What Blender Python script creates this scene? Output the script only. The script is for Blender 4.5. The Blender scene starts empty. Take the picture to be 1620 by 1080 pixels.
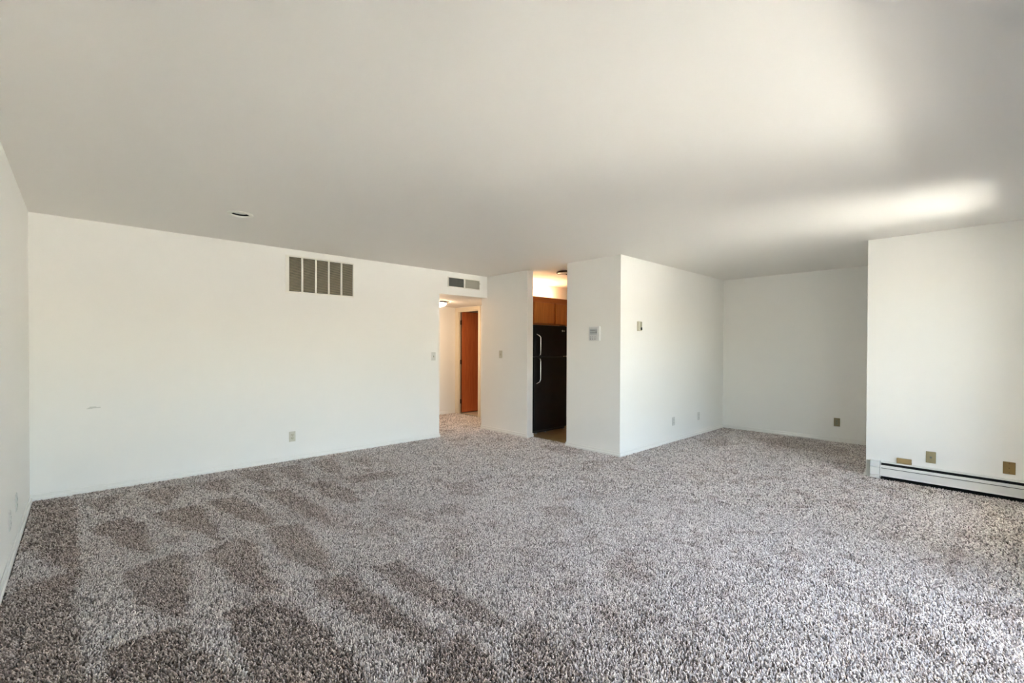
import bpy, bmesh, math, random
import numpy as np
from mathutils import Vector, Matrix
random.seed(7); rng = np.random.default_rng(7)
S = bpy.context.scene
COL = S.collection
R = math.radians

# ------------------------------------------------------------------ camera
# room axes: x runs along the long back wall, y runs from the window wall to the back wall
YAW, PITCH, ROLL, FPX, CY, CAMH = 46.6292, -0.5174, -0.2131, 722.02, 555.8, 1.3132
cam_d = bpy.data.cameras.new('camera'); cam = bpy.data.objects.new('camera', cam_d); COL.objects.link(cam)
cam_d.sensor_width = 36.0; cam_d.lens = FPX * 36.0 / 1620.0
cam_d.shift_y = (CY - 540.0) / 1620.0
cam_d.clip_start = 0.02
fw = Vector((math.cos(R(YAW)) * math.cos(R(PITCH)), math.sin(R(YAW)) * math.cos(R(PITCH)), math.sin(R(PITCH))))
rt = Vector((math.sin(R(YAW)), -math.cos(R(YAW)), 0))
up = rt.cross(fw)
c_, s_ = math.cos(R(ROLL)), math.sin(R(ROLL))
rt2 = rt * c_ + up * s_ * -1; up2 = up * c_ + rt * s_
m = Matrix((rt2, up2, -fw)).transposed().to_4x4(); m.translation = Vector((0, 0, CAMH))
cam.matrix_world = m
S.camera = cam

# ------------------------------------------------------------------ world, sun, exposure
W = bpy.data.worlds.new('sky'); S.world = W; W.use_nodes = True
nt = W.node_tree; bg = nt.nodes['Background']
sky = nt.nodes.new('ShaderNodeTexSky'); sky.sky_type = 'NISHITA'; sky.sun_disc = False
sky.sun_elevation = R(62); sky.sun_rotation = R(180); sky.air_density = 1.0; sky.dust_density = 1.6; sky.ozone_density = 1.0
nt.links.new(sky.outputs[0], bg.inputs[0]); bg.inputs[1].default_value = 1.25
sun_d = bpy.data.lights.new('sun', 'SUN'); sun = bpy.data.objects.new('sun', sun_d); COL.objects.link(sun)
sun_d.energy = 150.0; sun_d.angle = R(0.53); sun_d.color = (1.0, 0.955, 0.89)
SUN_EL = 74.0
sun.rotation_euler = (R(90 - SUN_EL), 0, 0)          # sun stands over the balcony side (-y)
sun.location = (2, -8, 12)
S.view_settings.view_transform = 'Standard'; S.view_settings.look = 'None'
S.view_settings.gamma = 1.0; S.view_settings.use_curve_mapping = False
S.view_settings.exposure = 1.02
cy = S.cycles
cy.use_denoising = True; cy.max_bounces = 14; cy.diffuse_bounces = 10; cy.glossy_bounces = 4
cy.transparent_max_bounces = 12; cy.caustics_reflective = False; cy.caustics_refractive = False
cy.sample_clamp_indirect = 0.0

# ------------------------------------------------------------------ dimensions (metres)
H = 2.44
XL, YA, XC, XC2 = -0.319, 5.605, 4.741, 4.858
YC, YC2, YK, YE = 4.693, 5.745, 3.947, 3.111
XF, XG, YG, YW = 7.785, 5.956, 0.917, -0.45
XAE = 3.826; HALLZ = 2.100; YH = 7.43; XD = 5.465; T = 0.12

# ------------------------------------------------------------------ materials
MATS = {}
def new_mat(name):
    m = bpy.data.materials.new(name); m.use_nodes = True
    return m, m.node_tree, m.node_tree.nodes['Principled BSDF']
def mat(name, col, rough=0.5, metal=0.0, spec=0.5, bump=0.0, bscale=100.0, var=0.0, vscale=4.0, emit=None, estr=0.0, coat=0.0):
    if name in MATS: return MATS[name]
    m, t, p = new_mat(name)
    p.inputs['Base Color'].default_value = (*col, 1); p.inputs['Roughness'].default_value = rough
    p.inputs['Metallic'].default_value = metal; p.inputs['Specular IOR Level'].default_value = spec
    p.inputs['Coat Weight'].default_value = coat
    tc = t.nodes.new('ShaderNodeTexCoord')
    if var > 0:
        n = t.nodes.new('ShaderNodeTexNoise'); n.inputs['Scale'].default_value = vscale; n.inputs['Detail'].default_value = 4
        t.links.new(tc.outputs['Object'], n.inputs['Vector'])
        mx = t.nodes.new('ShaderNodeMix'); mx.data_type = 'RGBA'
        mx.inputs['A'].default_value = (*[c * (1 - var) for c in col], 1); mx.inputs['B'].default_value = (*[min(1, c * (1 + var)) for c in col], 1)
        t.links.new(n.outputs['Fac'], mx.inputs['Factor']); t.links.new(mx.outputs['Result'], p.inputs['Base Color'])
    if bump > 0:
        n2 = t.nodes.new('ShaderNodeTexNoise'); n2.inputs['Scale'].default_value = bscale; n2.inputs['Detail'].default_value = 3
        t.links.new(tc.outputs['Object'], n2.inputs['Vector'])
        b = t.nodes.new('ShaderNodeBump'); b.inputs['Strength'].default_value = bump; b.inputs['Distance'].default_value = 0.002
        t.links.new(n2.outputs['Fac'], b.inputs['Height']); t.links.new(b.outputs['Normal'], p.inputs['Normal'])
    if emit:
        p.inputs['Emission Color'].default_value = (*emit, 1); p.inputs['Emission Strength'].default_value = estr
    MATS[name] = m
    return m
PAINT = mat('wall_paint', (0.88, 0.872, 0.845), 0.55, spec=0.3, bump=0.12, bscale=140, var=0.012, vscale=1.3)
CEIL = mat('ceiling_paint', (0.85, 0.828, 0.797), 0.75, spec=0.2, bump=0.15, bscale=90, var=0.012, vscale=1.0)
TRIM = mat('trim_paint', (0.85, 0.84, 0.81), 0.4, spec=0.4)
CREAM = mat('cream_enamel', (0.80, 0.72, 0.58), 0.4, spec=0.4)
HEAT = mat('heater_enamel', (0.83, 0.83, 0.81), 0.35, spec=0.45)
DARK = mat('dark_cavity', (0.012, 0.011, 0.010), 0.8)
ALU = mat('fin_metal', (0.35, 0.35, 0.36), 0.45, metal=0.9)
WHITEM = mat('white_metal', (0.84, 0.82, 0.76), 0.4)
TAUPE = mat('louver_metal', (0.42, 0.37, 0.27), 0.6)
SHADEL = mat('louver_shaded', (0.20, 0.205, 0.19), 0.6)
LIGHTL = mat('louver_light', (0.46, 0.44, 0.37), 0.6)
IVORY = mat('ivory_plastic', (0.55, 0.53, 0.42), 0.4)
IVORY_D = mat('ivory_dark', (0.30, 0.29, 0.20), 0.5)
ALMOND = mat('almond_plastic', (0.60, 0.58, 0.50), 0.4)
GREYPL = mat('painted_plate', (0.66, 0.66, 0.63), 0.45)
TAN = mat('tan_plastic', (0.38, 0.27, 0.12), 0.45, var=0.08, vscale=30)
BRASSY = mat('tan_brown_plastic', (0.27, 0.175, 0.055), 0.4, var=0.08, vscale=30)
OLIVE = mat('khaki_plastic', (0.32, 0.265, 0.15), 0.45, var=0.05, vscale=30)
WPLAST = mat('white_plastic', (0.80, 0.80, 0.80), 0.4)
LCD = mat('lcd_grey', (0.50, 0.52, 0.54), 0.25)
BTN = mat('button_dark', (0.16, 0.16, 0.16), 0.5)
BLACKF = mat('black_appliance', (0.006, 0.006, 0.0065), 0.35, spec=0.25, bump=0.25, bscale=500)
CHROME = mat('brushed_steel', (0.75, 0.74, 0.72), 0.25, metal=1.0)
BRONZE = mat('bronze_metal', (0.06, 0.035, 0.02), 0.4, metal=0.6)
VINYL_JOINT = mat('vinyl_joint', (0.10, 0.065, 0.03), 0.6)
GUNIT = mat('tile_joint', (0.45, 0.40, 0.33), 0.7)
FRAMEW = mat('window_frame_white', (0.80, 0.80, 0.78), 0.35)
DECKM = mat('deck_boards', (0.055, 0.052, 0.05), 0.85, var=0.06, vscale=3, bump=0.2, bscale=60)
STUCCO = mat('stucco', (0.55, 0.52, 0.47), 0.9, bump=0.4, bscale=60)
GDARK = mat('ground_dark', (0.028, 0.033, 0.02), 0.9, var=0.3, vscale=2)
GBOUNCE = mat('ground_bounce', (0.145, 0.14, 0.13), 0.9, var=0.08, vscale=1)
BOUNCE = mat('bounce_white', (0.86, 0.845, 0.81), 0.8, var=0.03, vscale=2)

def wood(name, c1, c2, scale=1.0, rough=0.35, axis='z', coat=0.2):
    m, t, p = new_mat(name)
    tc = t.nodes.new('ShaderNodeTexCoord'); mp = t.nodes.new('ShaderNodeMapping')
    mp.inputs['Scale'].default_value = {'z': (14, 14, 1.2), 'x': (1.2, 14, 14)}[axis]
    n = t.nodes.new('ShaderNodeTexNoise'); n.inputs['Scale'].default_value = 2.2 * scale; n.inputs['Detail'].default_value = 8; n.inputs['Distortion'].default_value = 1.2
    r = t.nodes.new('ShaderNodeValToRGB'); r.color_ramp.elements[0].position = 0.3; r.color_ramp.elements[1].position = 0.72
    r.color_ramp.elements[0].color = (*c1, 1); r.color_ramp.elements[1].color = (*c2, 1)
    t.links.new(tc.outputs['Object'], mp.inputs['Vector']); t.links.new(mp.outputs[0], n.inputs['Vector'])
    t.links.new(n.outputs['Fac'], r.inputs[0]); t.links.new(r.outputs[0], p.inputs['Base Color'])
    p.inputs['Roughness'].default_value = rough; p.inputs['Coat Weight'].default_value = coat; p.inputs['Coat Roughness'].default_value = 0.25
    return m
CABW = wood('cabinet_oak', (0.50, 0.155, 0.026), (0.66, 0.25, 0.05))
CABF = wood('cabinet_frame_oak', (0.40, 0.115, 0.022), (0.54, 0.18, 0.04), axis='x')
DOORW = wood('door_mahogany', (0.52, 0.12, 0.034), (0.64, 0.18, 0.055), 0.8)
DOORE = wood('door_edge', (0.10, 0.035, 0.012), (0.16, 0.06, 0.02), 0.8)
VINYL = wood('vinyl_floor', (0.22, 0.14, 0.055), (0.34, 0.235, 0.10), 3.0, rough=0.45, axis='x', coat=0.0)
BTILE = mat('bath_tile', (0.68, 0.58, 0.44), 0.3, var=0.05, vscale=9)

def glass_mat():
    m = bpy.data.materials.new('window_glass'); m.use_nodes = True; t = m.node_tree; t.nodes.clear()
    o = t.nodes.new('ShaderNodeOutputMaterial'); a = t.nodes.new('ShaderNodeBsdfTransparent'); g = t.nodes.new('ShaderNodeBsdfGlossy')
    a.inputs[0].default_value = (0.96, 0.98, 0.97, 1); g.inputs['Roughness'].default_value = 0.02
    mx = t.nodes.new('ShaderNodeMixShader'); mx.inputs[0].default_value = 0.06
    t.links.new(a.outputs[0], mx.inputs[1]); t.links.new(g.outputs[0], mx.inputs[2]); t.links.new(mx.outputs[0], o.inputs[0])
    return m
GLASS = glass_mat()

# ------------------------------------------------------------------ mesh helpers
def add_box(bm, x0, x1, y0, y1, z0, z1, bevel=0.0, seg=1):
    x0, x1 = sorted((x0, x1)); y0, y1 = sorted((y0, y1)); z0, z1 = sorted((z0, z1))
    vs = [bm.verts.new(p) for p in ((x0, y0, z0), (x1, y0, z0), (x1, y1, z0), (x0, y1, z0), (x0, y0, z1), (x1, y0, z1), (x1, y1, z1), (x0, y1, z1))]
    fs = [bm.faces.new([vs[i] for i in q]) for q in ((3, 2, 1, 0), (4, 5, 6, 7), (0, 1, 5, 4), (1, 2, 6, 5), (2, 3, 7, 6), (3, 0, 4, 7))]
    if bevel > 0:
        es = list({e for f in fs for e in f.edges})
        bmesh.ops.bevel(bm, geom=es, offset=bevel, segments=seg, profile=0.5, affect='EDGES')
    return bm
def add_tube(bm, pts, r, n=10, cap=True):
    pts = [Vector(p) for p in pts]; rings = []
    for i, p in enumerate(pts):
        d = (pts[min(i + 1, len(pts) - 1)] - pts[max(i - 1, 0)]).normalized()
        a = d.cross(Vector((0.31, 0.17, 0.93)))
        if a.length < 1e-3: a = d.cross(Vector((1, 0, 0)))
        a.normalize(); b = d.cross(a)
        rr = r[i] if isinstance(r, (list, tuple)) else r
        rings.append([bm.verts.new(p + a * rr * math.cos(2 * math.pi * k / n) + b * rr * math.sin(2 * math.pi * k / n)) for k in range(n)])
    for A, B in zip(rings, rings[1:]):
        for k in range(n): bm.faces.new((A[k], A[(k + 1) % n], B[(k + 1) % n], B[k]))
    if cap:
        bm.faces.new(rings[0][::-1]); bm.faces.new(rings[-1])
    return bm
def add_lathe(bm, prof, n=48, center=(0, 0, 0)):
    cx_, cy_, cz_ = center; rings = []
    for r, z in prof:
        if r < 1e-6: rings.append([bm.verts.new((cx_, cy_, cz_ + z))])
        else: rings.append([bm.verts.new((cx_ + r * math.cos(2 * math.pi * k / n), cy_ + r * math.sin(2 * math.pi * k / n), cz_ + z)) for k in range(n)])
    for A, B in zip(rings, rings[1:]):
        for k in range(n):
            q = [A[k % len(A)], A[(k + 1) % len(A)], B[(k + 1) % len(B)], B[k % len(B)]]
            u = []
            for v in q:
                if v not in u: u.append(v)
            if len(u) >= 3: bm.faces.new(u)
    return bm
def obj(name, bm, material, parent=None, smooth=False):
    bmesh.ops.recalc_face_normals(bm, faces=bm.faces)
    me = bpy.data.meshes.new(name); bm.to_mesh(me); bm.free()
    me.materials.append(material)
    if smooth:
        me.shade_smooth(); me.set_sharp_from_angle(angle=R(35))
    o = bpy.data.objects.new(name, me); COL.objects.link(o)
    if parent: o.parent = parent
    return o
def B(*boxes, bevel=0.0, seg=1):
    bm = bmesh.new()
    for b in boxes: add_box(bm, *b, bevel=bevel, seg=seg)
    return bm
def struct(name, bm, material, parent=None, smooth=False):
    o = obj(name, bm, material, parent, smooth)
    if not parent: o['kind'] = 'structure'
    return o
def thing(name, label, cat, loc, rz=0.0, group=None):
    o = bpy.data.objects.new(name, None); COL.objects.link(o); o.empty_display_size = 0.05
    o.location = loc; o.rotation_euler = (0, 0, R(rz)); o['label'] = label; o['category'] = cat
    if group: o['group'] = group
    return o

# ------------------------------------------------------------------ the setting: shell
struct('wall_left', B((XL - T, XL, YW - T, YA, -0.02, H)), PAINT)
struct('wall_back', B((XL - T, XAE, YA, YA + 0.125, -0.02, H), (XAE, XC, YA, YA + 0.125, HALLZ, H)), PAINT)
struct('wall_divider', B((XC, XC2, YC, YC2, -0.02, H), bevel=0.003), PAINT)
struct('wall_kitchen', B((XC2, XF + T, YA, YC2, -0.02, H)), PAINT)
struct('wall_pillar', B((XC, XC2, YE, YK, -0.02, H), (XC2, XF + T, YE, YE + 0.117, -0.02, H)), PAINT)
struct('wall_alcove', B((XF, XF + T, YG, YE, -0.02, H)), PAINT)
struct('wall_kitchen_end', B((XF, XF + T, YE + 0.117, YA, -0.02, H)), PAINT)
struct('wall_right', B((XG, XF + T, YW - T, YG, -0.02, H), bevel=0.003), PAINT)
RX, RY, RH = 0.992, 4.43, 0.0675
struct('ceiling', B((XL - T, XF + T, YW - T, RY - RH, H, H + 0.12), (XL - T, XF + T, RY + RH, YA + 0.125, H, H + 0.12), (XL - T, RX - RH, RY - RH, RY + RH, H, H + 0.12), (RX + RH, XF + T, RY - RH, RY + RH, H, H + 0.12), (XC, XF + T, YA + 0.125, YC2, H, H + 0.12)), CEIL)
# hall behind the back wall
struct('ceiling_hall', B((2.5, XD, YA + 0.125, YH, HALLZ, HALLZ + 0.1)), CEIL)
struct('wall_hall_back', B((2.5, 7.3, YH, YH + T, -0.02, 2.3)), PAINT)
struct('wall_hall_end', B((2.5 - T, 2.5, YA + 0.125, YH + T, -0.02, HALLZ + 0.1)), PAINT)
TD = 0.055
DY0, DY1, DZ = 6.695, 7.345, 2.035     # rough opening of the hall door
struct('wall_hall_door', B((XD, XD + TD, YC2, DY0, -0.02, HALLZ + 0.1), (XD, XD + TD, DY1, YH, -0.02, HALLZ + 0.1), (XD, XD + TD, DY0, DY1, DZ, HALLZ + 0.1)), PAINT)
# small room behind the hall door
struct('wall_bath_end', B((7.2, 7.3, YC2, YH, -0.02, 2.3)), PAINT)
struct('ceiling_bath', B((XD + TD, 7.3, YC2, YH, 2.2, 2.3)), CEIL)

# floors
struct('floor', B((XL - T, XF + T, YW - T, YC2 + 0.001, -0.12, -0.016), (2.5 - T, 7.3, YC2 + 0.001, YH + T, -0.12, -0.016)), mat('underlay', (0.075, 0.065, 0.06), 0.95))
kf = struct('floor_kitchen', B((XC2 - 0.005, XF, YE + 0.117, YA, -0.016, -0.008)), VINYL_JOINT)
pw = 0.152; bmv = None; plank_me = None
y = YE + 0.119; row = 0
while y < YA - 0.01:
    y2 = min(y + pw - 0.003, YA - 0.002); x = XC2 - 0.003 - (0.45 if row % 2 else 0.0)
    while x < XF - 0.02:
        a, b = max(x, XC2 - 0.003), min(x + 0.911, XF - 0.001)
        if b - a > 0.02: obj('plank', B((a, b, y, y2, -0.008, -0.003), bevel=0.001), VINYL, kf)
        x += 0.914
    y += pw; row += 1
bf = struct('floor_bath', B((XD + 0.06, 7.2, YC2, YH, -0.016, -0.006)), GUNIT)
for i in range(6):
    for j in range(6):
        x0 = XD + 0.062 + i * 0.30; y0 = YC2 + 0.002 + j * 0.30
        if x0 < 7.15 and y0 < YH - 0.02: obj('tile', B((x0, min(x0 + 0.296, 7.199), y0, min(y0 + 0.296, YH - 0.001), -0.006, 0.0), bevel=0.001), BTILE, bf)

# ------------------------------------------------------------------ window wall behind the camera
P1 = (1.05, 3.60, 0.03, 2.06)    # patio door opening x0 x1 z0 z1
P2 = (4.42, 5.38, 0.30, 2.14)    # window opening
y0, y1 = YW - T, YW
struct('wall_window', B((XL, P1[0], y0, y1, -0.02, H), (P1[0], P1[1], y0, y1, P1[3], H), (P1[0], P1[1], y0, y1, -0.02, P1[2]),
                        (P1[1], P2[0], y0, y1, -0.02, H), (P2[0], P2[1], y0, y1, -0.02, P2[2]), (P2[0], P2[1], y0, y1, P2[3], H), (P2[1], XG, y0, y1, -0.02, H)), PAINT)
def window(name, P, panels, yc):
    x0, x1, z0, z1 = P; f = 0.045
    w = struct(name, B((x0, x0 + f, yc - .05, yc + .05, z0, z1), (x1 - f, x1, yc - .05, yc + .05, z0, z1), (x0 + f, x1 - f, yc - .05, yc + .05, z0, z0 + f), (x0 + f, x1 - f, yc - .05, yc + .05, z1 - f, z1), bevel=0.002), FRAMEW)
    n = panels; L = (x1 - x0 - 2 * f) / n
    for k in range(n):
        a = x0 + f + k * L - (0.02 if k else 0); b = x0 + f + (k + 1) * L + (0.02 if k < n - 1 else 0); yy = yc + (0.018 if k % 2 else -0.018); s = 0.05
        sash = obj('sash', B((a, a + s, yy - .014, yy + .014, z0 + f, z1 - f), (b - s, b, yy - .014, yy + .014, z0 + f, z1 - f), (a + s, b - s, yy - .014, yy + .014, z0 + f, z0 + f + s), (a + s, b - s, yy - .014, yy + .014, z1 - f - s, z1 - f), bevel=0.002), FRAMEW, w)
        obj('pane', B((a + s, b - s, yy - .003, yy + .003, z0 + f + s, z1 - f - s)), GLASS, sash)
    return w
window('window_1', P1, 2, (y0 + y1) / 2)
window('window_2', P2, 1, (y0 + y1) / 2)
# unseen balcony and ground outside, added and toned to shape the light indoors
struct('balcony_deck', B((-2.0, 8.5, -5.75, YW - T, -0.22, -0.06)), DECKM)
struct('balcony_sun_block', B((-2.0, 8.5, -3.35, YW - T, 2.62, 2.80)), STUCCO)  # unseen overhang, added to keep sun off the near deck
struct('balcony_parapet', B((-2.0, 8.5, -5.87, -5.75, -0.22, 0.10)), STUCCO)
struct('ground_dark_near', B((-7, 60, -14, -5.87, -3.3, -3.1)), GDARK)  # unseen near ground, kept dark to cut light on the ceiling by the windows
struct('ground_bounce_far', B((-60, 60, -110, -14, -3.3, -3.1), (-60, -7, -14, -1.0, -3.3, -3.1)), GBOUNCE)  # unseen brighter ground, placed to bounce light deep indoors
struct('balcony_bounce_patch', B((1.0, 6.4, -4.35, -3.90, -0.06, -0.03), (4.55, 6.3, -3.90, -3.05, -0.06, -0.03), (4.3, 6.4, -5.0, -4.35, -0.06, -0.03)), BOUNCE)  # unseen white patches, added to bounce sun onto the ceiling
struct('balcony_shade_wing', B((3.98, 4.10, -1.18, YW - T, -0.06, 2.62)), STUCCO)  # unseen wing wall, added to shade the right wall
# portals guide the sky light through the two openings
for P in (P1, P2):
    ld = bpy.data.lights.new('window_portal', 'AREA'); lo = bpy.data.objects.new('window_portal', ld); COL.objects.link(lo)
    ld.shape = 'RECTANGLE'; ld.size = P[1] - P[0]; ld.size_y = P[3] - P[2]
    lo.location = ((P[0] + P[1]) / 2, YW - T - 0.01, (P[2] + P[3]) / 2); lo.rotation_euler = (R(90), 0, 0)
    ld.cycles.is_portal = True

# ------------------------------------------------------------------ baseboards
def baseboard(name, runs):
    """runs: list of (axis, a0, a1, c, side): board along axis from a0 to a1 on plane c, standing out to side"""
    bm = bmesh.new()
    for ax, a0, a1, c, sd in runs:
        for (t, z0, z1) in ((0.017, -0.014, 0.019), (0.008, 0.016, 0.047)):
            if ax == 'x': add_box(bm, a0, a1, c, c + sd * t, z0, z1, bevel=0.003)
            else: add_box(bm, c, c + sd * t, a0, a1, z0, z1, bevel=0.003)
    return struct(name, bm, TRIM)
baseboard('baseboard_left', [('y', YW, YA, XL, 1)])
baseboard('baseboard_back', [('x', XL, XAE + 0.013, YA, -1), ('y', YA, YA + 0.125, XAE, 1)])
baseboard('baseboard_divider', [('y', YC - 0.013, YC2 + 0.01, XC, -1), ('x', XC - 0.013, XC2 + 0.012, YC, -1)])
baseboard('baseboard_pillar', [('y', YE - 0.013, YK + 0.012, XC, -1), ('x', XC - 0.013, XF, YE, -1), ('x', XC - 0.013, XC2, YK, 1)])
baseboard('baseboard_alcove', [('y', YG, YE, XF, -1), ('x', XG - 0.012, XF, YG, 1)])
baseboard('baseboard_hall', [('x', 2.5, XD - 0.02, YH, -1)])
baseboard('baseboard_window', [('x', XL, P1[0], YW, 1), ('x', P1[1], XG - 0.08, YW, 1)])

# ------------------------------------------------------------------ hall door with casing
tr = struct('trim_1', B((XD - 0.016, XD, DY1 - 0.012, YH - 0.003, -0.014, DZ + 0.052), (XD - 0.016, XD, DY0 - 0.055, DY0 + 0.012, -0.014, DZ + 0.052), (XD - 0.016, XD, DY0 + 0.012, DY1 - 0.012, DZ - 0.012, DZ + 0.052), bevel=0.004), CREAM)
obj('jamb', B((XD - 0.004, XD + TD + 0.002, DY1 - 0.018, DY1, -0.012, DZ)), CREAM, tr)
obj('jamb', B((XD - 0.004, XD + TD + 0.002, DY0, DY0 + 0.018, -0.012, DZ)), CREAM, tr)
obj('jamb', B((XD - 0.004, XD + TD + 0.002, DY0 + 0.018, DY1 - 0.018, DZ - 0.018, DZ)), CREAM, tr)
obj('door_stop', B((XD + 0.004, XD + 0.026, DY1 - 0.030, DY1 - 0.018, -0.012, DZ - 0.018), (XD + 0.004, XD + 0.026, DY0 + 0.018, DY0 + 0.030, -0.012, DZ - 0.018), (XD + 0.004, XD + 0.026, DY0 + 0.030, DY1 - 0.030, DZ - 0.030, DZ - 0.018)), CREAM, tr)
d1 = bpy.data.objects.new('door_1', None); COL.objects.link(d1); d1['kind'] = 'structure'
d1['label'] = 'reddish brown wooden door standing open at the end of the hall'
d1.location = (XD + 0.030, DY1 - 0.030, 0); d1.rotation_euler = (0, 0, R(-2))
LW = 0.60
lf = obj('door_leaf', B((0.012, 0.012 + LW, -0.037, -0.002, 0.018, DZ - 0.022), bevel=0.002), DOORW, d1)
obj('leaf_edge', B((0.0105, 0.013, -0.036, -0.003, 0.02, DZ - 0.024)), DOORE, d1)
for hz in (0.24, 1.02, 1.80):
    bm = bmesh.new(); add_tube(bm, [(0.0, -0.043, hz - 0.045), (0.0, -0.043, hz + 0.045)], 0.007)
    add_box(bm, -0.03, 0.0, -0.0425, -0.0395, hz - 0.043, hz + 0.043)
    obj('hinge', bm, BRONZE, d1)
bm = bmesh.new(); add_lathe(bm, [(0.0, 0.0), (0.028, 0.002), (0.028, 0.006), (0.011, 0.012), (0.011, 0.03), (0.024, 0.04), (0.026, 0.052), (0.018, 0.062), (0, 0.065)], 20)
bmesh.ops.rotate(bm, verts=bm.verts, cent=(0, 0, 0), matrix=Matrix.Rotation(R(90), 3, 'X')); bmesh.ops.translate(bm, verts=bm.verts, vec=(LW - 0.05, -0.037, 0.95))
obj('door_knob', bm, CHROME, d1, True)

# ------------------------------------------------------------------ carpet (vacuum marks lean the pile and put its shading into yarn colour)
def pix_floor(X, Y):
    """floor point seen at a place in the 1620x1080 survey photo, used to note down where the vacuum tracks lie"""
    x, y = (X - 810) / FPX, (Y - CY) / FPX
    c, s = math.cos(R(ROLL)), math.sin(R(ROLL)); x, y = c * x + s * y, -s * x + c * y
    t2 = -y; d = math.cos(R(PITCH)) - t2 * math.sin(R(PITCH)); t = math.sin(R(PITCH)) + t2 * math.cos(R(PITCH))
    k = -CAMH / t
    return ((d * math.cos(R(YAW)) + x * math.sin(R(YAW))) * k, (d * math.sin(R(YAW)) - x * math.cos(R(YAW))) * k)
TRACKS = [
 ([(54,800),(123,795),(121,869),(130,911),(88,897),(49,876),(42,868)], 1.0),
 ([(67,925),(130,911),(116,960),(130,1017),(141,1080),(150,1180),(-80,1180),(-60,1080),(0,967),(32,943)], 1.0),
 ([(137,795),(197,784),(176,806),(193,820),(158,809)], .8),
 ([(144,841),(197,823),(229,830),(246,872),(243,879),(211,869)], .95),
 ([(222,783),(292,769),(275,802),(260,800)], .8),
 ([(243,816),(317,802),(327,809),(352,855),(338,855),(292,837)], .95),
 ([(197,908),(274,879),(292,886),(299,967),(292,981),(246,967),(211,943)], .9),
 ([(183,1031),(260,1003),(292,999),(306,1024),(352,1052),(373,1080),(390,1160),(160,1160),(176,1080)], 1.0),
 ([(330,875),(380,855),(405,865),(435,930),(440,940),(400,935),(350,900)], .9),
 ([(425,848),(430,835),(480,830),(500,855),(530,895),(520,905),(450,880)], .85),
 ([(330,797),(370,790),(400,795),(435,825),(425,830),(380,820)], .9),
 ([(410,780),(460,777),(510,805),(530,835),(500,825),(450,800)], .85),
 ([(480,765),(530,762),(575,790),(550,797),(510,780)], .85),
 ([(300,768),(360,759),(365,780),(350,782)], .75),
 ([(375,752),(425,744),(437,770),(420,770)], .75),
 ([(436,742),(478,736),(482,760),(465,760)], .7),
 ([(490,733),(530,726),(542,750),(520,748)], .7),
 ([(548,728),(585,722),(590,740)], .6),
 ([(370,975),(430,955),(490,975),(540,1025),(570,1070),(600,1120),(600,1200),(400,1200),(400,1080),(380,1030)], 1.0),
 ([(500,920),(550,910),(610,945),(675,995),(685,1012),(645,1005),(575,975),(520,950)], .95),
 ([(585,900),(635,890),(700,925),(780,965),(800,990),(750,980),(665,945)], .85),
 ([(685,1030),(730,1005),(780,1040),(800,1080),(830,1150),(660,1150),(675,1080)], .95),
 ([(810,1010),(850,985),(900,1030),(930,1080),(950,1150),(840,1150)], .7),
 ([(540,757),(620,745),(632,754),(575,764)], .7),
 ([(455,812),(520,806),(560,830),(540,845),(480,826)], .35),
 ([(590,800),(640,795),(660,812),(625,822)], .5),
 ([(690,862),(720,856),(750,880),(720,890)], .4),
 ([(700,800),(735,795),(740,812),(712,815)], .45),
 ([(855,800),(905,800),(915,815),(870,815)], .5),
 ([(835,835),(875,830),(880,842),(845,846)], .4),
 ([(960,885),(990,880),(1045,908),(1040,918),(990,908)], .6),
 ([(945,962),(975,955),(998,990),(985,1002),(955,985)], .55),
 ([(1070,1012),(1100,1005),(1135,1045),(1120,1060),(1085,1040)], .5),
 ([(1395,930),(1412,930),(1462,955),(1455,962),(1425,955)], .6),
 ([(1372,942),(1395,950),(1500,1005),(1515,1040),(1480,1030),(1420,1000)], .55),
 ([(1555,950),(1580,945),(1640,962),(1640,975),(1590,968)], .6),
 ([(1380,1030),(1415,1018),(1400,1045),(1375,1050)], .5),
 ([(1440,1060),(1480,1050),(1510,1080),(1450,1090)], .4),
 ([(1520,970),(1540,985),(1575,1030),(1570,1050),(1545,1020)], .45),
 ([(1105,692),(1150,690),(1160,700),(1120,704)], .55),
 ([(1190,690),(1260,688),(1340,705),(1330,716),(1250,704)], .55),
 ([(860,706),(905,702),(925,715),(890,718)], .5),
 ([(1375,760),(1395,762),(1430,782),(1420,785)], .5),
 ([(960,800),(1000,798),(1030,812),(985,818)], .3),
 ([(1300,905),(1320,902),(1338,920),(1322,925)], .4),
]
def inside(poly, px, py):
    r = np.zeros(px.shape, bool); n = len(poly)
    for i in range(n):
        (xa, ya), (xb, yb) = poly[i], poly[(i + 1) % n]
        cnd = (ya > py) != (yb > py)
        with np.errstate(divide='ignore', invalid='ignore'):
            r ^= cnd & (px < (xb - xa) * (py - ya) / (yb - ya + 1e-12) + xa)
    return r
def vnoise(x, y, s, seed):
    g = np.random.default_rng(seed).random((512, 512))
    fx, fy = x / s + 100, y / s + 100; ix, iy = np.floor(fx).astype(int), np.floor(fy).astype(int); fx, fy = fx - ix, fy - iy
    fx, fy = fx * fx * (3 - 2 * fx), fy * fy * (3 - 2 * fy)
    G = lambda a, b: g[a % 512, b % 512]
    return (G(ix, iy) * (1 - fx) + G(ix + 1, iy) * fx) * (1 - fy) + (G(ix, iy + 1) * (1 - fx) + G(ix + 1, iy + 1) * fx) * fy
def scatter(sp):
    gx, gy = np.meshgrid(np.arange(XL + 0.006, XF, sp), np.arange(YW + 0.004, YH, sp))
    return (gx + rng.uniform(-.45, .45, gx.shape) * sp).ravel(), (gy + rng.uniform(-.45, .45, gx.shape) * sp).ravel()
NEAR = 4.2
ax_, ay_ = scatter(0.0078); bx_, by_ = scatter(0.0115)
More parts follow.
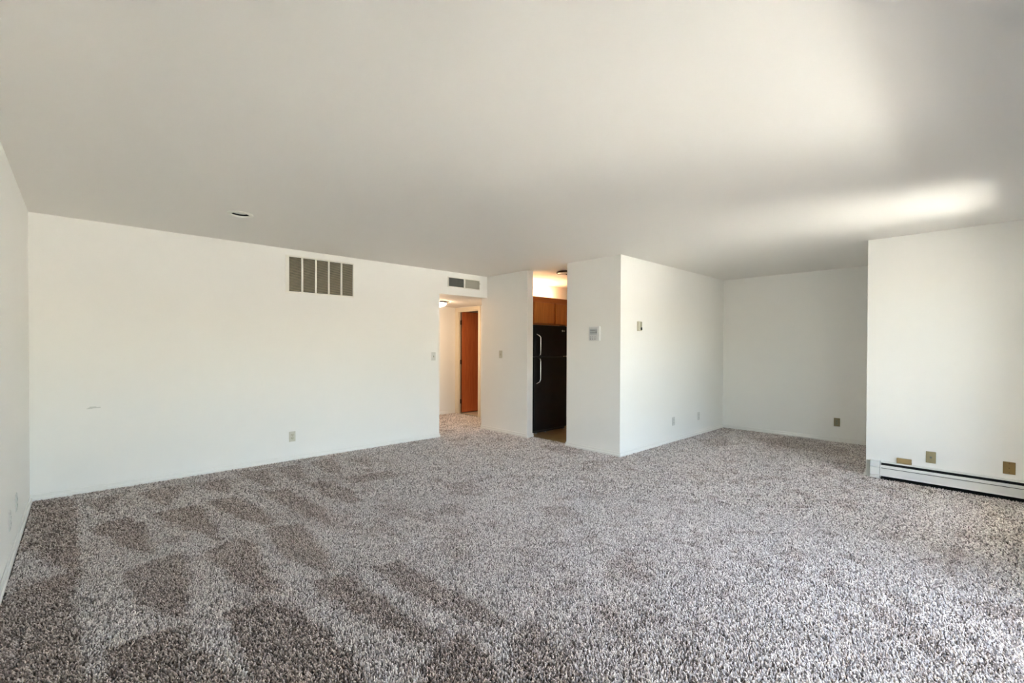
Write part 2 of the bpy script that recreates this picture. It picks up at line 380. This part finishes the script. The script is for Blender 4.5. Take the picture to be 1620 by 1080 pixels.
ka, kb = np.hypot(ax_, ay_) < NEAR, np.hypot(bx_, by_) >= NEAR
tx = np.concatenate((ax_[ka], bx_[kb])); ty = np.concatenate((ay_[ka], by_[kb])); big = np.concatenate((np.full(ka.sum(), .80), np.full(kb.sum(), 1.15)))
e = 0.023
ok = ((tx > XL + e) & (tx < XC - e) & (ty < YA - e)) | ((tx > XAE + e) & (tx < XC) & (ty >= YA - e) & (ty < YH - e)) | ((tx >= XC) & (tx < XD) & (ty > YC2 + e) & (ty < YH - e)) \
   | ((tx >= XC - e) & (tx < XF - e) & (ty < YE - e)) | ((tx >= XC - e) & (tx < XC2) & (ty > YK + e) & (ty < YC - e))
ok &= ~((tx > XG - 0.004) & (ty < YG + e)) & ~((tx > XG - 0.062) & (ty < 0.80)) & (ty > YW + e)
tx, ty, big = tx[ok], ty[ok], big[ok]
nap = np.zeros(tx.shape)
wx = tx + (vnoise(tx, ty, .10, 3) - .5) * .05 + (vnoise(tx, ty, .02, 4) - .5) * .035
wy = ty + (vnoise(tx, ty, .10, 5) - .5) * .05 + (vnoise(tx, ty, .02, 6) - .5) * .035
for poly, s in TRACKS:
    pf = np.array([pix_floor(*q) for q in poly]); cc = pf.mean(0); pf = [tuple(q) for q in cc + (pf - cc) * 1.07]
    acc = 0
    for ox, oy in ((0, 0), (.018, 0), (-.018, 0), (0, .018), (0, -.018)): acc = acc + inside(pf, wx + ox, wy + oy)
    nap = np.maximum(nap, s * acc / 5.0)
# scuffed, footprint-like smudges over the rest
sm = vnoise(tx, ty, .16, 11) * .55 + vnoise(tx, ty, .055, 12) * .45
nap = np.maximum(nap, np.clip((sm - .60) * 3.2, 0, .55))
q = np.clip((3.9 - tx) / 2.9, 0, 1); base = .24 * q * q * (3 - 2 * q)      # pile-lean tone put into colour, darker towards the left wall
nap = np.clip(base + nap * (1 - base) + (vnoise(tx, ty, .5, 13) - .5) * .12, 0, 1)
N = len(tx)
pm = bpy.data.meshes.new('carpet_pile'); pm.vertices.add(N)
co = np.empty((N, 3), np.float32); co[:, 0] = tx; co[:, 1] = ty; co[:, 2] = -0.0165
pm.vertices.foreach_set('co', co.ravel())
lean = rng.uniform(0, .95, N); az = rng.uniform(-math.pi, math.pi, N)
# brushed towards the camera where the marks are dark, away from it elsewhere
bx = np.where(True, (1 - 2 * nap), 0) * .38
vx = lean * np.cos(az) + bx * .69; vy = lean * np.sin(az) + bx * .72
rot = np.zeros((N, 3), np.float32); rot[:, 0] = -np.arctan(vy); rot[:, 1] = np.arctan(vx); rot[:, 2] = 0
a = pm.attributes.new('rot', 'FLOAT_VECTOR', 'POINT'); a.data.foreach_set('vector', rot.ravel())
scl = np.empty((N, 3), np.float32); sxy = rng.uniform(.8, 1.25, N) * big; scl[:, 0] = sxy; scl[:, 1] = sxy; scl[:, 2] = rng.uniform(.75, 1.12, N)
a = pm.attributes.new('scl', 'FLOAT_VECTOR', 'POINT'); a.data.foreach_set('vector', scl.ravel())
a = pm.attributes.new('nap', 'FLOAT', 'POINT'); a.data.foreach_set('value', nap.astype(np.float32))
a = pm.attributes.new('tone', 'FLOAT', 'POINT'); a.data.foreach_set('value', rng.random(N).astype(np.float32))
cm, t, p = new_mat('carpet_yarn')
p.inputs['Roughness'].default_value = 0.9; p.inputs['Specular IOR Level'].default_value = 0.1
p.inputs['Sheen Weight'].default_value = 0.15
an = t.nodes.new('ShaderNodeAttribute'); an.attribute_type = 'INSTANCER'; an.attribute_name = 'nap'
at = t.nodes.new('ShaderNodeAttribute'); at.attribute_type = 'INSTANCER'; at.attribute_name = 'tone'
rl = t.nodes.new('ShaderNodeValToRGB'); rd = t.nodes.new('ShaderNodeValToRGB')
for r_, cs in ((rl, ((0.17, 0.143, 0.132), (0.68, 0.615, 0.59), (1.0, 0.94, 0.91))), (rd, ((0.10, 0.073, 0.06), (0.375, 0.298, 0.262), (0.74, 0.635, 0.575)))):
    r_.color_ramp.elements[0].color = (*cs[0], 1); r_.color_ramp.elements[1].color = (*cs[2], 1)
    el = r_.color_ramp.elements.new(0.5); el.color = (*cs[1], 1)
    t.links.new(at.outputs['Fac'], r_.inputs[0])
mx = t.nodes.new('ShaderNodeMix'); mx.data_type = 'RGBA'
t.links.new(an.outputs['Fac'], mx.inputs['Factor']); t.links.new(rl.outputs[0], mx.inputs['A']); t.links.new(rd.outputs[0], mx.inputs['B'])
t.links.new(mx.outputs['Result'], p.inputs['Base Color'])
carpet = bpy.data.objects.new('carpet_pile', pm); COL.objects.link(carpet); pm.materials.append(cm)
carpet['kind'] = 'stuff'; carpet['label'] = 'grey brown cut pile carpet with vacuum tracks covering the whole floor'; carpet['category'] = 'carpet'
ng = bpy.data.node_groups.new('carpet_tufts', 'GeometryNodeTree')
ng.interface.new_socket('Geometry', in_out='INPUT', socket_type='NodeSocketGeometry'); ng.interface.new_socket('Geometry', in_out='OUTPUT', socket_type='NodeSocketGeometry')
gi = ng.nodes.new('NodeGroupInput'); go = ng.nodes.new('NodeGroupOutput')
cone = ng.nodes.new('GeometryNodeMeshCone'); cone.fill_type = 'TRIANGLE_FAN'
cone.inputs['Vertices'].default_value = 5; cone.inputs['Side Segments'].default_value = 2
cone.inputs['Radius Top'].default_value = 0.0030; cone.inputs['Radius Bottom'].default_value = 0.0046; cone.inputs['Depth'].default_value = 0.016
ss = ng.nodes.new('GeometryNodeSetShadeSmooth'); smt = ng.nodes.new('GeometryNodeSetMaterial'); smt.inputs['Material'].default_value = cm
iop = ng.nodes.new('GeometryNodeInstanceOnPoints')
def nattr(nm):
    n = ng.nodes.new('GeometryNodeInputNamedAttribute'); n.data_type = 'FLOAT_VECTOR'; n.inputs['Name'].default_value = nm; return n
e2r = ng.nodes.new('FunctionNodeEulerToRotation')
L = ng.links.new
L(gi.outputs[0], iop.inputs['Points']); L(cone.outputs['Mesh'], ss.inputs[0]); L(ss.outputs[0], smt.inputs[0]); L(smt.outputs[0], iop.inputs['Instance'])
L(nattr('rot').outputs['Attribute'], e2r.inputs[0]); L(e2r.outputs[0], iop.inputs['Rotation']); L(nattr('scl').outputs['Attribute'], iop.inputs['Scale'])
L(iop.outputs[0], go.inputs[0])
md = carpet.modifiers.new('tufts', 'NODES'); md.node_group = ng

# ------------------------------------------------------------------ return air grille on the back wall
def at_wall(name, label, cat, pt, facing, group=None):
    """thing on a wall: local x = right, z = up, -y = out of the wall"""
    rz = {'-y': 0, '-x': -90, '+x': 90}[facing]
    return thing(name, label, cat, pt, rz, group)
g = at_wall('return_air_grille', 'large white return air grille of five louvered panels below the ceiling on the long wall', 'vent', (2.115, YA, 2.152), '-y')
gw, gh = 0.405, 0.216
bars = [(-gw, gw, 0, -0.016, gh - 0.018, gh), (-gw, gw, 0, -0.016, -gh, -gh + 0.018), (-gw, -gw + 0.038, 0, -0.016, -gh + 0.018, gh - 0.018), (gw - 0.014, gw, 0, -0.016, -gh + 0.018, gh - 0.018)]
obj('frame', B(*bars, bevel=0.003), WHITEM, g)
px0 = (-gw + 0.038, 0, 0); cols = [(-0.367, -0.233), (-0.212, -0.076), (-0.056, 0.079), (0.099, 0.236), (0.256, 0.391)]
for k in range(4):
    obj('mullion', B((cols[k][1], cols[k + 1][0], 0, -0.015, -gh + 0.018, gh - 0.018), bevel=0.002), WHITEM, g)
obj('backing', B((-gw + 0.01, gw - 0.01, -0.0005, -0.002, -gh + 0.01, gh - 0.01)), DARK, g)
for a_, b_ in cols:
    bm = bmesh.new(); z = -gh + 0.026
    while z < gh - 0.022:
        vs = [bm.verts.new(q) for q in ((a_ + .004, -0.003, z + .007), (b_ - .004, -0.003, z + .007), (b_ - .004, -0.013, z - .002), (a_ + .004, -0.013, z - .002), (a_ + .004, -0.003, z + .0082), (b_ - .004, -0.003, z + .0082), (b_ - .004, -0.013, z - .0008), (a_ + .004, -0.013, z - .0008))]
        for q in ((0, 1, 2, 3), (4, 5, 6, 7), (0, 1, 5, 4), (2, 3, 7, 6), (0, 3, 7, 4), (1, 2, 6, 5)): bm.faces.new([vs[i] for i in q])
        z += 0.0125
    lo = obj('louver_slats', bm, TAUPE, g); lo['kind'] = 'stuff'
# supply register above the hall opening
g = at_wall('supply_register', 'small white two panel air register above the hall opening', 'vent', (4.278, YA, 2.288), '-y')
gw, gh = 0.305, 0.078
obj('frame', B((-gw, gw, 0, -0.014, gh - 0.013, gh), (-gw, gw, 0, -0.014, -gh, -gh + 0.013), (-gw, -gw + 0.014, 0, -0.014, -gh + 0.013, gh - 0.013), (gw - 0.012, gw, 0, -0.014, -gh + 0.013, gh - 0.013), (-0.012, 0.018, 0, -0.014, -gh + 0.013, gh - 0.013), bevel=0.002), WHITEM, g)
obj('backing', B((-gw + 0.01, gw - 0.01, -0.0005, -0.002, -gh + 0.01, gh - 0.01)), DARK, g)
for (a_, b_, mt, tilt) in ((-gw + 0.014, -0.012, SHADEL, 0.004), (0.018, gw - 0.012, LIGHTL, 0.0075)):  # left slats coloured darker to stand in for shade in the open bank
    bm = bmesh.new(); x = a_ + 0.006
    while x < b_ - 0.004:
        add_box(bm, x, x + tilt, -0.003, -0.011, -gh + 0.015, gh - 0.015); x += 0.0105
    z = -gh + 0.025
    while z < gh - 0.015:
        add_box(bm, a_ + .002, b_ - .002, -0.002, -0.0035, z, z + 0.004); z += 0.012
    lo = obj('louver_slats', bm, mt, g); lo['kind'] = 'stuff'
obj('damper_lever', B((gw - 0.022, gw + 0.001, -0.012, -0.022, 0.018, 0.026), bevel=0.002), TAUPE, g)

# ------------------------------------------------------------------ outlets, switches, plates
def outlet(label, pt, facing, pm_=ALMOND, fm=IVORY, slot=DARK, w=0.071, h=0.117, group=None):
    o = at_wall('wall_outlet', label, 'outlet', pt, facing, group)
    obj('plate', B((-w / 2, w / 2, 0, -0.006, -h / 2, h / 2), bevel=0.002, seg=2), pm_, o)
    for s in (1, -1):
        f = obj('receptacle', B((-0.017, 0.017, -0.005, -0.0085, s * 0.0195 - 0.0145, s * 0.0195 + 0.0145), bevel=0.004, seg=2), fm, o)
        bm = bmesh.new()
        for dx, hh in ((-0.0065, 0.0045), (0.0065, 0.0038)): add_box(bm, dx - 0.0014, dx + 0.0014, -0.0083, -0.0089, s * 0.0195 + 0.002 - hh, s * 0.0195 + 0.002 + hh)
        add_tube(bm, [(0, -0.0083, s * 0.0195 - 0.0085), (0, -0.0089, s * 0.0195 - 0.0085)], 0.0026, 8)
        obj('slots', bm, slot, f)
    bm = bmesh.new(); add_tube(bm, [(0, -0.0055, 0), (0, -0.0072, 0)], 0.0035, 10); obj('screw', bm, CHROME, o)
    return o
def switch(label, pt, facing, pm_=ALMOND, tm=IVORY, w=0.071, h=0.117):
    o = at_wall('light_switch', label, 'switch', pt, facing)
    obj('plate', B((-w / 2, w / 2, 0, -0.006, -h / 2, h / 2), bevel=0.002, seg=2), pm_, o)
    obj('toggle_slot', B((-0.0055, 0.0055, -0.0055, -0.0066, -0.0125, 0.0125)), IVORY_D, o)
    bm = B((-0.004, 0.004, -0.006, -0.018, -0.006, 0.006), bevel=0.001); bmesh.ops.rotate(bm, verts=bm.verts, cent=(0, -0.006, 0), matrix=Matrix.Rotation(R(22), 3, 'X'))
    obj('toggle', bm, tm, o)
    for s in (1, -1):
        bm = bmesh.new(); add_tube(bm, [(0, -0.0055, s * 0.030), (0, -0.0072, s * 0.030)], 0.0032, 10); obj('screw', bm, CHROME, o)
    return o
outlet('almond duplex outlet low on the long wall under the return air grille', (1.783, YA, 0.268), '-y')
switch('single light switch at the right end of the long wall beside the hall opening', (3.722, YA, 1.178), '-y', GREYPL, IVORY_D)
switch('light switch on the narrow wall between hall and kitchen openings', (XC, 5.272, 1.204), '-x', ALMOND, IVORY)
outlet('outlet on the pillar side wall nearer to the pillar corner', (6.077, YE, 0.279), '-y', GREYPL, GREYPL)
outlet('outlet on the pillar side wall nearer to the alcove corner', (6.871, YE, 0.274), '-y', GREYPL, GREYPL)
outlet('tan duplex outlet low on the alcove back wall', (XF, 1.530, 0.271), '-x', OLIVE, IVORY_D)
outlet('painted outlet on the left wall nearer to the camera', (XL, 4.087, 0.253), '+x', GREYPL, GREYPL)
outlet('painted outlet on the left wall nearer to the far corner', (XL, 4.464, 0.270), '+x', GREYPL, GREYPL)
# plates over the heater
o = at_wall('cable_plate', 'khaki square cable wall plate with a centre jack above the baseboard heater', 'wall plate', (XG, 0.416, 0.268), '-x')
obj('plate', B((-0.036, 0.036, 0, -0.006, -0.055, 0.055), bevel=0.002, seg=2), OLIVE, o)
bm = bmesh.new(); add_tube(bm, [(0, -0.005, 0), (0, -0.008, 0)], 0.009, 6); add_tube(bm, [(0, -0.008, 0), (0, -0.016, 0)], 0.0045, 12); obj('jack', bm, BTN, o)
for s in (1, -1):
    bm = bmesh.new(); add_tube(bm, [(0, -0.0055, s * 0.042), (0, -0.0072, s * 0.042)], 0.003, 10); obj('screw', bm, BRASSY, o)
o = at_wall('blank_plate', 'brown square blank wall plate above the heater at the right edge', 'wall plate', (XG, -0.095, 0.264), '-x')
obj('plate', B((-0.038, 0.038, 0, -0.006, -0.054, 0.054), bevel=0.002, seg=2), BRASSY, o)
for z in (0, 0.040, -0.040):
    bm = bmesh.new(); add_tube(bm, [(0, -0.0055, z), (0, -0.0074, z)], 0.0045, 10); obj('screw', bm, mat('screw_brown', (0.14, 0.08, 0.025), 0.4), o)
o = at_wall('phone_jack', 'small horizontal tan phone jack box just above the heater', 'wall plate', (XG, 0.610, 0.193), '-x')
obj('body', B((-0.058, 0.055, 0, -0.022, -0.026, 0.028), bevel=0.003, seg=2), TAN, o)
obj('cover', B((-0.050, 0.046, -0.021, -0.026, -0.020, 0.022), bevel=0.002), TAN, o)
obj('port', B((0.040, 0.0575, -0.008, -0.020, -0.018, -0.004)), BTN, o)
# thermostat on the pillar front
o = at_wall('keypad_thermostat', 'white digital thermostat with screen and three buttons on the pillar front', 'thermostat', (XC, 3.484, 1.492), '-x')
w, h = 0.083, 0.090
obj('housing', B((-w, w, 0, -0.026, -h, h), bevel=0.004, seg=2), WPLAST, o)
obj('face_plate', B((-w + 0.008, w - 0.026, -0.0255, -0.029, -h + 0.010, h - 0.010), bevel=0.002), mat('face_grey', (0.66, 0.66, 0.67), 0.4), o)
obj('screen', B((-w + 0.020, w - 0.034, -0.0285, -0.0298, -0.012, h - 0.030), bevel=0.001), LCD, o)
obj('screen_lines', B((-w + 0.026, w - 0.062, -0.0295, -0.0301, 0.036, 0.040), (-w + 0.026, w - 0.062, -0.0295, -0.0301, 0.012, 0.016), (w - 0.056, w - 0.040, -0.0295, -0.0301, 0.030, 0.036), (w - 0.056, w - 0.040, -0.0295, -0.0301, 0.010, 0.022)), BTN, o)
for k in range(3):
    bx_ = -w + 0.030 + k * 0.036
    bt = obj('button', B((bx_ - 0.010, bx_ + 0.010, -0.0285, -0.033, -0.063, -0.046), bevel=0.003, seg=2), mat('button_grey', (0.55, 0.55, 0.56), 0.4), o)
    obj('button_mark', B((bx_ - 0.008, bx_ + 0.008, -0.0285, -0.0305, -0.074, -0.067)), BTN, bt)
    obj('button_mark', B((bx_ - 0.008, bx_ + 0.008, -0.0285, -0.0305, -0.040, -0.036)), BTN, bt)
# small line voltage thermostat on the pillar side
o = at_wall('dial_thermostat', 'small beige vertical wall thermostat with a black corner on the pillar side wall', 'thermostat', (5.146, YE, 1.587), '-y')
obj('housing', B((-0.038, 0.038, 0, -0.028, -0.060, 0.060), bevel=0.003, seg=2), IVORY, o)
obj('front_panel', B((-0.002, 0.034, -0.0275, -0.032, -0.012, 0.054), bevel=0.002), IVORY_D, o)
obj('dial', B((0.002, 0.034, -0.0275, -0.036, -0.050, -0.014), bevel=0.003), DARK, o)
# scuff on the long wall
o = obj('wall_scuff', B((0.045, 0.13, YA - 0.0006, YA, 0.748, 0.756), (0.055, 0.10, YA - 0.0007, YA, 0.756, 0.763), (0.035, 0.075, YA - 0.0005, YA, 0.743, 0.749)), mat('scuff_grey', (0.66, 0.66, 0.63), 0.6))
o['label'] = 'faint grey scuff mark on the long white wall at left'; o['category'] = 'scuff'

# ------------------------------------------------------------------ baseboard heater on the right wall
HX = 0.070
o = thing('baseboard_heater', 'white hydronic baseboard heater with a black top slot along the right wall', 'heater', (XG, 0, 0))
y_e, y_s = 0.872, YW + 0.005
obj('back_panel', B((-0.004, 0, y_s, y_e - 0.004, 0.02, 0.176)), HEAT, o)
obj('top_cover', B((-0.044, -0.003, y_s, 0.79, 0.163, 0.169), (-0.046, -0.041, y_s, 0.79, 0.157, 0.169), bevel=0.001), HEAT, o)
def heater_panel(name, prof):
    bm = bmesh.new()
    A_ = [bm.verts.new((x, y_s, z)) for x, z in prof]; B_ = [bm.verts.new((x, 0.792, z)) for x, z in prof]
    n = len(prof)
    for k in range(n): bm.faces.new((A_[k], A_[(k + 1) % n], B_[(k + 1) % n], B_[k]))
    bm.faces.new(A_[::-1]); bm.faces.new(B_)
    return obj(name, bm, HEAT, o)
heater_panel('damper_blade', [(-HX + 0.014, 0.136), (-HX + 0.002, 0.134), (-HX, 0.130), (-HX, 0.1105), (-HX + 0.003, 0.1095), (-HX + 0.003, 0.130), (-HX + 0.014, 0.133)])
heater_panel('front_panel', [(-HX, 0.105), (-HX, 0.040), (-HX - 0.003, 0.034), (-HX - 0.003, 0.028), (-HX + 0.012, 0.028), (-HX + 0.012, 0.031), (-HX + 0.003, 0.034), (-HX + 0.003, 0.105)])
cap = obj('end_cap', B((-HX - 0.002, -0.004, 0.794, y_e, 0.110, 0.170), (-HX - 0.002, -0.004, 0.794, y_e, 0.030, 0.107), bevel=0.003, seg=2), HEAT, o)
obj('foot', B((-HX - 0.001, -0.02, 0.795, y_e, 0.0, 0.026), bevel=0.002), HEAT, o)
obj('side_plate', B((-0.030, -0.001, y_e, y_e + 0.034, -0.012, 0.160), bevel=0.003), mat('plate_grey', (0.50, 0.50, 0.46), 0.5), o)  # plain grey plate beside the end cap
bm = bmesh.new(); add_tube(bm, [(-0.033, y_s, 0.085), (-0.033, 0.79, 0.085)], 0.011, 10); obj('pipe', bm, mat('copper_dull', (0.25, 0.12, 0.07), 0.5, metal=0.7), o)
bm = bmesh.new(); yy = y_s + 0.02
while yy < 0.78:
    add_box(bm, -0.058, -0.008, yy, yy + 0.0012, 0.055, 0.115); yy += 0.012
fo = obj('fins', bm, mat('fin_dark', (0.02, 0.02, 0.02), 0.6), o); fo['kind'] = 'stuff'
obj('shade_liner', B((-0.0055, -0.0035, y_s, 0.79, 0.0, 0.160), (-0.060, -0.004, y_s, 0.79, -0.012, 0.001)), DARK, o)  # near-black sheets standing in for shade inside and under the heater

# ------------------------------------------------------------------ ceiling fittings
def recessed(label, x, y):
    o = thing('recessed_light', label, 'ceiling light', (x, y, H))
    bm = bmesh.new(); add_lathe(bm, [(0.0975, 0.001), (0.0975, -0.005), (0.092, -0.009), (0.072, -0.010), (0.066, -0.006), (0.066, 0.002)], 56)
    obj('trim_ring', bm, WHITEM, o, True)
    bm = bmesh.new(); add_lathe(bm, [(0.0665, -0.004), (0.0665, 0.09), (0.0, 0.09)], 48); obj('baffle', bm, DARK, o, True)
    bm = bmesh.new(); add_lathe(bm, [(0.0, 0.008), (0.030, 0.0085), (0.052, 0.010), (0.060, 0.016), (0.060, 0.03), (0, 0.03)], 48)
    obj('lens', bm, mat('lens_white', (0.85, 0.84, 0.80), 0.3), o, True)
recessed('small round recessed ceiling light near the long wall, switched off', RX, RY)
def dome_light(label, x, y, z, r, col, estr, drop=0.075):
    o = thing('flush_ceiling_light', label, 'ceiling light', (x, y, z))
    bm = bmesh.new(); add_lathe(bm, [(0.0, 0.0), (r * .9, 0.0), (r, -0.006), (r * 1.04, -0.018), (r * 1.02, -0.026), (r * .92, -0.026), (r * .92, -0.010), (0, -0.010)], 48)
    obj('rim', bm, BRONZE, o, True)
    bm = bmesh.new(); add_lathe(bm, [(r * .93, -0.020)] + [(r * .93 * math.cos(a), -0.020 - drop * math.sin(a)) for a in [R(q) for q in (12, 25, 38, 50, 62, 74, 83)]] + [(0, -0.020 - drop)], 48)
    obj('glass_dome', bm, mat('dome_' + label[:6], (0.9, 0.86, 0.78), 0.4, emit=col, estr=estr), o, True)
    bm = bmesh.new(); add_lathe(bm, [(0.0, -0.018 - drop), (0.008, -0.020 - drop), (0.009, -0.026 - drop), (0.005, -0.034 - drop), (0, -0.036 - drop)], 16)
    obj('finial', bm, BRONZE, o, True)
dome_light('glowing flush dome light with a dark rim on the hall ceiling', 4.50, 6.62, HALLZ, 0.15, (1.0, 0.70, 0.45), 42.0)
dome_light('dark rimmed flush fixture on the kitchen ceiling, half hidden by the pillar', 5.25, 4.385, H, 0.145, (1.0, 0.80, 0.55), 0.0, 0.012)

# ------------------------------------------------------------------ kitchen
o = thing('refrigerator', 'black top freezer refrigerator with steel handles in the kitchen', 'refrigerator', (4.965, 4.76, 0))
fwid, fdep, fh = 0.755, 0.80, 1.655
obj('cabinet_body', B((0.004, fwid - 0.004, 0.075, fdep, 0.035, fh - 0.012), bevel=0.004), BLACKF, o)
dz = 1.172
fd = obj('freezer_door', B((0, fwid, 0.0, 0.068, dz + 0.005, fh), bevel=0.010, seg=3), BLACKF, o)
rd_ = obj('fridge_door', B((0, fwid, 0.0, 0.068, 0.045, dz - 0.005), bevel=0.010, seg=3), BLACKF, o)
obj('door_gasket', B((0.012, fwid - 0.012, 0.066, 0.077, 0.05, fh - 0.01)), DARK, o)
def handle(z0, z1, z_bend, parent):
    s = 1 if z_bend > (z0 + z1) / 2 else -1
    a, b = (z0, z1) if s > 0 else (z1, z0)
    hx = 0.082
    pts = [(hx, -0.002, a), (hx, -0.040, a + s * 0.012)] + [(hx, -0.048, a + (b - a) * k) for k in (0.12, 0.5, 0.84)] + [(hx - 0.012, -0.042, b - s * 0.03), (hx - 0.040, -0.002, b)]
    bm = bmesh.new(); add_tube(bm, pts, 0.0085, 12); obj('handle', bm, CHROME, parent, True)
handle(dz + 0.02, 1.515, 1.515, fd); handle(0.765, dz - 0.02, 0.765, rd_)
# maker's badge: round mark and two letters
bm = bmesh.new(); add_tube(bm, [(0.640, 0.001, 1.578), (0.640, -0.002, 1.578)], 0.017, 20); obj('badge_disc', bm, mat('badge_white', (0.85, 0.85, 0.85), 0.3, metal=0.3), fd)
bm = B((0.664, 0.669, -0.0015, 0.001, 1.566, 1.590), (0.669, 0.679, -0.0015, 0.001, 1.566, 1.570), (0.684, 0.688, -0.0015, 0.001, 1.566, 1.590), (0.688, 0.700, -0.0015, 0.001, 1.586, 1.590), (0.688, 0.700, -0.0015, 0.001, 1.566, 1.570), (0.696, 0.700, -0.0015, 0.001, 1.570, 1.579), (0.692, 0.696, -0.0015, 0.001, 1.576, 1.579))
obj('badge_letters', bm, mat('badge_grey', (0.55, 0.55, 0.55), 0.3, metal=0.5), fd)
obj('toe_grille', B((0.02, fwid - 0.02, 0.03, 0.07, 0.012, 0.042)), mat('toe_black', (0.02, 0.02, 0.02), 0.6), o)
for fx in (0.07, 0.28, fwid - 0.06):
    bm = bmesh.new(); add_tube(bm, [(fx, 0.035, -0.004), (fx, 0.035, 0.014)], 0.016, 12); obj('levelling_foot', bm, mat('foot_grey', (0.25, 0.25, 0.25), 0.5), o)
for fx in (0.07, fwid - 0.07): obj('rear_roller', B((fx - 0.02, fx + 0.02, fdep - 0.1, fdep - 0.05, -0.003, 0.036), bevel=0.005), DARK, o)
obj('hinge_cover', B((fwid - 0.07, fwid - 0.01, 0.02, 0.11, fh - 0.001, fh + 0.012), bevel=0.004), BLACKF, o)
obj('hinge_pin', B((fwid - 0.055, fwid - 0.025, -0.002, 0.004, dz - 0.004, dz + 0.004)), BTN, o)
# wall cabinet over the refrigerator
o = thing('wall_cabinet', 'orange brown oak wall cabinet above the black refrigerator', 'cabinet', (0, 0, 0))
cx0, cx1, cyf, cz0, cz1 = 4.872, 6.47, 5.0, 1.676, 2.124
obj('carcass', B((cx0, cx1, cyf + 0.019, YA - 0.002, cz0, cz1)), CABF, o)
obj('top_rail', B((cx0, cx1, cyf, cyf + 0.019, 2.028, cz1), bevel=0.001), CABF, o)
obj('bottom_rail', B((cx0, cx1, cyf, cyf + 0.019, cz0, 1.712), bevel=0.001), CABF, o)
for a_, b_ in ((cx0, 5.205), (5.640, 5.707), (6.150, cx1)): obj('stile', B((a_, b_, cyf + 0.0005, cyf + 0.019, 1.712, 2.028), bevel=0.001), CABF, o)
for a_, b_ in ((5.188, 5.652), (5.695, 6.159)):
    d = obj('door', B((a_, b_, cyf - 0.019, cyf - 0.0005, 1.700, 2.034), bevel=0.004, seg=2), CABW, o)
# upper crown strip darkened seam above doors
obj('seam_moulding', B((cx0, cx1, cyf - 0.006, cyf, 2.038, 2.046)), CABF, o)
# strip light lying on top of the cabinet, washing the wall and ceiling
st = obj('strip_light', B((5.03, 6.27, 5.39, 5.45, cz1, cz1 + 0.02), bevel=0.002), WHITEM, o)
bm = bmesh.new(); add_tube(bm, [(5.05, 5.42, cz1 + 0.034), (6.25, 5.42, cz1 + 0.034)], 0.013, 12)
obj('tube', bm, mat('strip_glow', (0.9, 0.9, 0.9), 0.4, emit=(1.0, 0.74, 0.43), estr=36.0), st, True)
